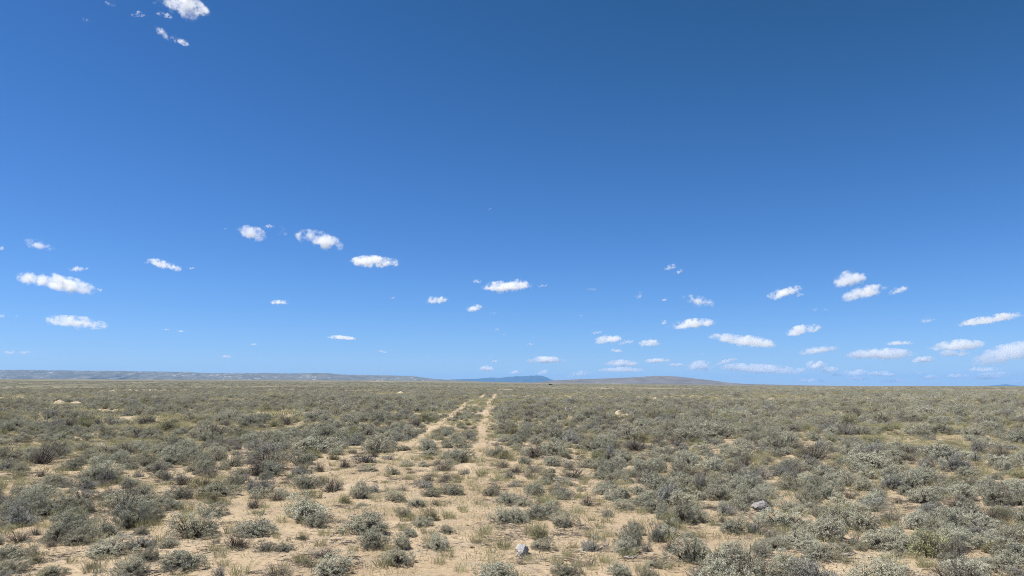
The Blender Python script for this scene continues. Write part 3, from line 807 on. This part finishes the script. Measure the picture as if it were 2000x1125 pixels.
# ------------------------------------------------------------------ distant hills
def hill_mat(name, a, b, patch, amt, sc):
    m, t = new_mat(name)
    pos = t.n('ShaderNodeNewGeometry').outputs['Position']
    st = t.n('ShaderNodeMapping', {'Vector': pos, 'Scale': (1.0, 1.0, 5.0)}).outputs[0]
    n1 = t.noise(st, sc, 6, 0.6); n2 = t.noise(st, sc * 2.2, 5, 0.6); n3 = t.noise(pos, sc * 0.35, 3)
    col = t.mix(t.ss(n1, 0.38, 0.62), c4(*a), c4(*b))
    k = t.math('MULTIPLY', t.ss(n2, 0.575, 0.635), t.ss(n3, 0.43, 0.55))
    col = t.mix(t.math('MULTIPLY', k, amt), col, c4(*patch))
    s = t.n('ShaderNodeBsdfDiffuse', {'Color': col, 'Roughness': 0.5})
    t.n('ShaderNodeOutputMaterial', {0: s.outputs[0]})
    return m
def hill(name, label, D, depth, prof, mat, seed, crest_at=0.5, gully=0.10, base=755.0, nu=420, nv=46, sharp=1.0):
    px = np.array([p[0] for p in prof], float); top = np.array([p[1] for p in prof], float)
    u = np.linspace(px[0], px[-1], nu)
    tp_ = np.interp(u, px, top)
    tp_ = np.convolve(np.pad(tp_, 4, 'edge'), np.ones(9) / 9, 'valid')
    az = np.arctan((u - 1000) / F * math.cos(PITCH))
    hc = (base - tp_) / F * D + EYE
    v = np.linspace(0, 1, nv)
    U, V = np.meshgrid(u, v)
    AZ = np.meshgrid(az, v)[0]; HC = np.meshgrid(hc, v)[0]
    f = np.where(V < crest_at, V / crest_at, (1 - V) / (1 - crest_at))
    pf = sstep(0, 1, f) ** sharp
    rr = (D + (V - crest_at) * depth) / np.cos(AZ)
    X = rr * np.sin(AZ); Y = rr * np.cos(AZ)
    g = sines(X, Y, depth * 0.16, seed, 9) * 0.6 + sines(X, Y, depth * 0.05, seed + 1, 9) * 0.35 + sines(X, Y, depth * 0.4, seed + 2) * 0.6
    Z = HC * pf * (1 + 0 * g) + g * gully * HC * np.sin(np.pi * np.clip(f, 0, 1)) + sines(X, Y, depth * 0.03, seed + 3) * 0.012 * HC * f
    Z = np.where(f < 0.01, -0.5, Z)
    vv = np.stack([X.ravel(), Y.ravel(), Z.ravel()], 1)
    i = np.arange(nv - 1)[:, None] * nu; j = np.arange(nu - 1)[None, :]
    q = np.stack([i + j, i + j + 1, i + nu + j + 1, i + nu + j], -1).reshape(-1, 4)
    o = obj(name, mesh_np(name, vv, [q], mat, smooth=True)); tag(o, label, 'hill', kind='structure')
MH1 = hill_mat('mesa_scrub', (0.115, 0.115, 0.085), (0.20, 0.18, 0.14), (0.60, 0.56, 0.50), 0.8, 0.0060)
MH2 = hill_mat('hill_scrub', (0.125, 0.112, 0.095), (0.175, 0.152, 0.128), (0.33, 0.28, 0.22), 0.5, 0.0045)
MH3 = hill_mat('mountain_forest', (0.025, 0.033, 0.030), (0.050, 0.055, 0.045), (0.2, 0.2, 0.2), 0.2, 0.0012)
hill('mesa', 'long flat-topped mesa with pale outcrops along the left horizon', 12500, 3200,
     [(-420,722),(-200,722.5),(0,723),(120,724),(250,725.5),(330,726.5),(400,729),(480,729.5),(520,729),(560,730),(600,729.5),(625,729),(650,731),(665,732),(720,733),(740,733.5),(790,734.5),(810,735),(830,738.5),(860,741),(920,744.5),(980,748)],
     MH1, 71, 0.45, 0.09)
hill('blue_mountain', 'small hazy blue mountain in the middle of the horizon', 30000, 4200,
     [(820,748),(880,741.5),(930,740),(963,737.5),(975,739),(990,736.5),(1010,736),(1030,735.3),(1045,733.8),(1058,734),(1066,736.5),(1076,741),(1090,744.5),(1110,750)], MH3, 81, 0.5, 0.12)
hill('hill', 'broad low grey-brown hill on the horizon right of the blue mountain', 9000, 2600,
     [(1020,750),(1080,743),(1130,741),(1190,739),(1240,737),(1275,735.2),(1300,734.8),(1320,735.5),(1350,739),(1390,743),(1420,747),(1450,749.5),(1500,751),(1560,752.4),(1640,753.5),(1720,755),(1800,757)], MH2, 91, 0.5, 0.10)
hill('far_hills', 'faint blue far hills at the right end of the horizon', 31000, 3800,
     [(1860,758),(1900,754.5),(1925,753.4),(1944,752.5),(1955,751.2),(1966,750.2),(1976,752),(1992,753.2),(2030,753),(2100,752),(2200,757)], MH3, 95, 0.5, 0.10)

# ------------------------------------------------------------------ haze
def haze():
    m, t = new_mat('haze_air')
    v = t.n('ShaderNodeVolumePrincipled', {'Color': c4(0.25, 0.54, 1.0), 'Density': 3.1e-5, 'Anisotropy': 0.0})
    t.n('ShaderNodeOutputMaterial', {'Volume': v.outputs[0]})
    a, zb, zt = 35000.0, -12.0, 520.0
    vv = [(-a, -a, zb), (a, -a, zb), (a, a, zb), (-a, a, zb), (-a, -a, zt), (a, -a, zt), (a, a, zt), (-a, a, zt)]
    f = np.array([[3, 2, 1, 0], [4, 5, 6, 7], [0, 1, 5, 4], [1, 2, 6, 5], [2, 3, 7, 6], [3, 0, 4, 7]])
    o = obj('haze', mesh_np('haze', vv, [f], m)); tag(o, 'thin blue air over the plain that fades the far hills', 'haze', kind='stuff')
haze()

# ------------------------------------------------------------------ clouds
CL = [(76,480,56,20,-12,.45),(154,526,34,13,8,.6),(114,556,124,32,-8,1),(194,567,14,8,-20,.35),(322,518,60,18,-12,.9),(288,513,12,7,0,.4),(374,524,16,6,10,.5),
(2,486,10,10,0,.5),(2,617,12,12,0,.6),(33,618,12,8,0,.3),(147,631,100,24,-3,.9),(324,644,16,5,0,.4),(352,647,16,6,0,.6),(20,689,20,8,0,.7),(47,689,24,8,0,.6),(441,697,22,8,0,.8),(495,673,12,5,0,.7),
(492,457,62,30,-12,.75),(526,443,24,9,10,.45),(553,453,22,24,0,.3),(440,447,8,6,0,.25),(624,470,92,34,-12,.95),(731,513,98,26,0,1),(545,591,36,11,0,.75),(768,582,12,5,20,.3),(853,587,50,19,5,.95),
(667,660,58,10,-3,.85),(748,687,22,5,-12,.5),(833,699,8,5,0,.4),(933,550,20,12,0,.7),(984,561,92,24,0,1),(1014,558,56,27,0,.95),(1060,558,26,10,10,.35),(927,603,38,17,10,.9),(1155,565,22,10,-10,.3),(964,612,18,10,0,.2),
(1249,577,24,20,35,.75),(1297,585,18,10,0,.6),(1135,618,16,12,20,.35),(971,644,14,7,0,.5),(986,654,9,4,0,.4),(1036,673,18,8,0,.5),(1165,650,26,8,12,.6),(1187,664,58,20,5,.9),(1222,669,34,12,12,.75),(1271,671,50,17,0,.95),
(1203,685,28,10,0,.7),(1067,704,68,14,0,.75),(951,721,34,12,0,.75),(966,706,12,4,0,.5),(1006,728,26,8,12,.6),(1058,728,26,10,15,.55),(1215,711,68,14,0,.6),(1283,705,48,9,3,.8),(1215,723,80,10,0,.5),(1320,713,26,7,0,.65),(1130,731,50,12,8,.45),
(1311,523,30,14,15,.6),(1326,531,26,14,20,.55),(1364,589,66,26,-15,.75),(1295,631,20,14,20,.55),(1350,634,96,22,4,.95),(1452,666,130,24,-8,.95),(1531,573,68,22,14,1),(1565,576,20,10,12,.7),(1566,646,70,21,10,.95),(1372,692,10,5,0,.4),
(1370,716,60,20,5,.5),(1420,706,40,8,15,.4),(1487,722,130,18,-4,.7),(1662,545,64,34,15,.95),(1690,572,86,26,15,.9),(1757,567,38,15,18,.6),(1592,605,14,8,0,.25),(1613,605,12,8,0,.2),(1813,626,28,11,0,.35),(1932,625,102,16,8,.9),
(1848,650,10,6,0,.2),(1503,672,20,14,10,.6),(1599,685,74,15,6,.9),(1722,693,120,22,0,1),(1759,671,48,10,0,.8),(1872,676,84,22,3,.95),(1818,680,16,9,0,.5),(1865,691,50,15,0,.9),(1800,703,40,11,5,.65),(1975,692,125,36,14,.95),
(1595,715,36,17,0,.95),(1564,723,20,9,0,.9),(1622,723,36,12,0,.6),(1632,732,24,8,0,.5),(1672,729,44,12,0,.6),(1670,740,40,8,0,.4),(1718,731,36,10,0,.7),(1740,733,20,7,0,.6),(1796,728,10,5,0,.5),(1818,737,30,8,0,.7),(1870,735,34,8,0,.8),
(1938,735,62,12,4,.85),(1922,722,44,8,0,.5),(1984,746,22,9,0,.4),(1745,744,40,8,0,.35),(1580,744,60,8,0,.3),
(350,8,100,34,-10,1),(368,32,44,26,-25,.4),(216,8,18,16,-20,.4),(168,40,14,8,0,.15),(272,28,28,10,15,.4),(318,66,36,14,-32,.4),(350,80,34,13,-12,.65),(322,30,30,8,0,.3),(957,408,10,4,30,.35)]
def cloud_mat(seed, sx, sz, dens, thin):
    """bounding ellipsoid half sizes sx, sz in metres; local axes in metres"""
    m, t = new_mat('cloud_vapour')
    co = t.n('ShaderNodeTexCoord').outputs['Object']
    e = t.n('ShaderNodeMapping', {'Vector': co, 'Scale': (1 / sx, 1 / (sx * 0.7), 1 / sz)}).outputs[0]
    off = t.n('ShaderNodeMapping', {'Vector': co, 'Location': (seed * 7.3, seed * 3.9, seed * 1.7), 'Scale': (1 / sz, 1 / sz, 1 / sz)}).outputs[0]
    n1 = t.noise(off, 0.55, 2, 0.5); n2 = t.noise(off, 1.3, 7, 0.68)
    d = t.n('ShaderNodeVectorMath', {0: e}, operation='LENGTH').outputs['Value']
    zc = t.n('ShaderNodeSeparateXYZ', {0: e}).outputs[2]
    fl = t.ss(zc, -0.15, -0.75)                                  # flattened base
    q = t.math('ADD', t.math('MULTIPLY', t.math('SUBTRACT', n1, 0.5), 2.2), t.math('MULTIPLY', t.math('SUBTRACT', n2, 0.5), 4.4))
    q = t.math('SUBTRACT', t.math('ADD', t.math('SUBTRACT', 0.74 - 0.22 * thin, d), q), t.math('MULTIPLY', fl, 0.55))
    q = t.math('MULTIPLY', q, t.ss(d, 1.0, 0.8))
    k = t.ss(q, 0.0, 1.05)
    v = t.n('ShaderNodeVolumePrincipled', {'Color': c4(0.985, 0.985, 0.99), 'Density': t.math('MULTIPLY', k, dens), 'Anisotropy': 0.2})
    t.n('ShaderNodeOutputMaterial', {'Volume': v.outputs[0]})
    m.cycles.volume_step_rate = 1.0
    return m
def ico():
    import bmesh
    bm = bmesh.new(); bmesh.ops.create_icosphere(bm, subdivisions=3, radius=1.0)
    v = np.array([p.co[:] for p in bm.verts]); f = np.array([[q.index for q in p.verts] for p in bm.faces]); bm.free()
    return v, f
IV, IF = ico()
for i, (cx, cy, w, h, tilt, opq) in enumerate(CL):
    low = cy > 699
    if low: w, h, opq = w * 1.2, h * 1.15, min(1.0, opq + 0.35)
    d = ray(cx, cy); d = d / np.linalg.norm(d)
    el = math.asin(d[2]); D = min(1600 / math.sin(max(el, 0.012)), 62000)
    p = d * D
    g = 1.10
    sx = w / 2 / F * D * math.cos(PITCH) * g; sz = h / 2 / F * D * g * 1.1
    tau = (0.9 + 5.0 * opq ** 2.0) * (1.1 if low else 1.0)
    me = mesh_np('cloud_body', IV * np.array([sx, sx * 0.7, sz]), [IF], cloud_mat(i + 1, sx, sz, tau / (2.0 * sz), 1 - opq), smooth=True)
    o = obj('cloud', me); o.location = (p[0], p[1], CAMZ + p[2])
    az = math.atan2(d[0], d[1])
    o.rotation_euler = (0, -R(tilt), -az)
    wd = 'large' if w > 80 else 'mid-sized' if w > 45 else 'small' if w > 22 else 'tiny'
    sh = 'faint wispy' if opq < 0.45 else 'thin ragged' if opq < 0.7 else ('long flat white' if w > 4 * h else 'puffy white')
    tag(o, f'{wd} {sh} cloud, {cx / 20:.1f}% across and {(1125 - cy) / 11.25:.1f}% up the photo', 'cloud', 'fair-weather clouds in the blue sky')

# ------------------------------------------------------------------ light
SUN_EL, SUN_AZ = R(64), R(-90)          # azimuth from the view direction, clockwise
sd = Vector((math.sin(SUN_AZ) * math.cos(SUN_EL), math.cos(SUN_AZ) * math.cos(SUN_EL), math.sin(SUN_EL)))
ld = bpy.data.lights.new('sun', 'SUN'); ld.energy = 5.0; ld.angle = R(0.53); ld.color = (1.0, 0.955, 0.89)
lo = bpy.data.objects.new('sun', ld); COL.objects.link(lo); lo.rotation_euler = sd.to_track_quat('Z', 'Y').to_euler(); lo.location = (0, 0, 300)

world = bpy.data.worlds.new('World'); scene.world = world; world.use_nodes = True
t = NT(world)
sky = t.n('ShaderNodeTexSky', sky_type='NISHITA', sun_disc=False, sun_elevation=SUN_EL, sun_rotation=SUN_AZ, altitude=2000.0, air_density=1.0, dust_density=0.3, ozone_density=2.0)
# deep, clear high-altitude blue: each band of the sky's light gets its own contrast
sp = t.n('ShaderNodeSeparateColor', {0: sky.outputs[0]})
EXPO = 0.7
ch = []
for k, (o0, g, a) in enumerate(((0.045, 1.22, 0.82), (0.07, 0.95, 0.95), (0.22, 0.72, 1.55))):
    v = t.math('MAXIMUM', t.math('SUBTRACT', t.math('MULTIPLY', sp.outputs[k], 0.1), o0), 0.004)
    ch.append(t.math('MULTIPLY', t.math('POWER', v, g), a * 10.0 / 2 ** EXPO))
cc = t.n('ShaderNodeCombineColor', {0: ch[0], 1: ch[1], 2: ch[2]})
bg = t.n('ShaderNodeBackground', {'Color': cc.outputs[0], 'Strength': 0.10})
t.n('ShaderNodeOutputWorld', {0: bg.outputs[0]})

# ------------------------------------------------------------------ camera and render
cd = bpy.data.cameras.new('camera'); cam = bpy.data.objects.new('camera', cd); COL.objects.link(cam)
cd.sensor_width = 36.0; cd.lens = 36.0 * F / 2000.0; cd.clip_start = 0.1; cd.clip_end = 300000.0
cam.location = (0, 0, CAMZ); cam.rotation_euler = (math.pi / 2 + PITCH, 0, 0)
scene.camera = cam
scene.view_settings.view_transform = 'Standard'; scene.view_settings.look = 'None'
scene.view_settings.exposure = EXPO; scene.view_settings.gamma = 1.0
cy = scene.cycles
cy.use_denoising = True; cy.denoiser = 'OPENIMAGEDENOISE'; cy.denoising_input_passes = 'RGB_ALBEDO_NORMAL'; cy.denoising_prefilter = 'NONE'
cy.use_adaptive_sampling = False
cy.pixel_filter_type = 'BLACKMAN_HARRIS'; cy.filter_width = 0.95
cy.max_bounces = 8; cy.diffuse_bounces = 1; cy.transmission_bounces = 3; cy.volume_bounces = 8; cy.transparent_max_bounces = 8
cy.volume_step_rate = 0.3; cy.volume_max_steps = 256
print('shrubs', len(shrubs), 'hero', n_hero, 'clouds', len(CL))
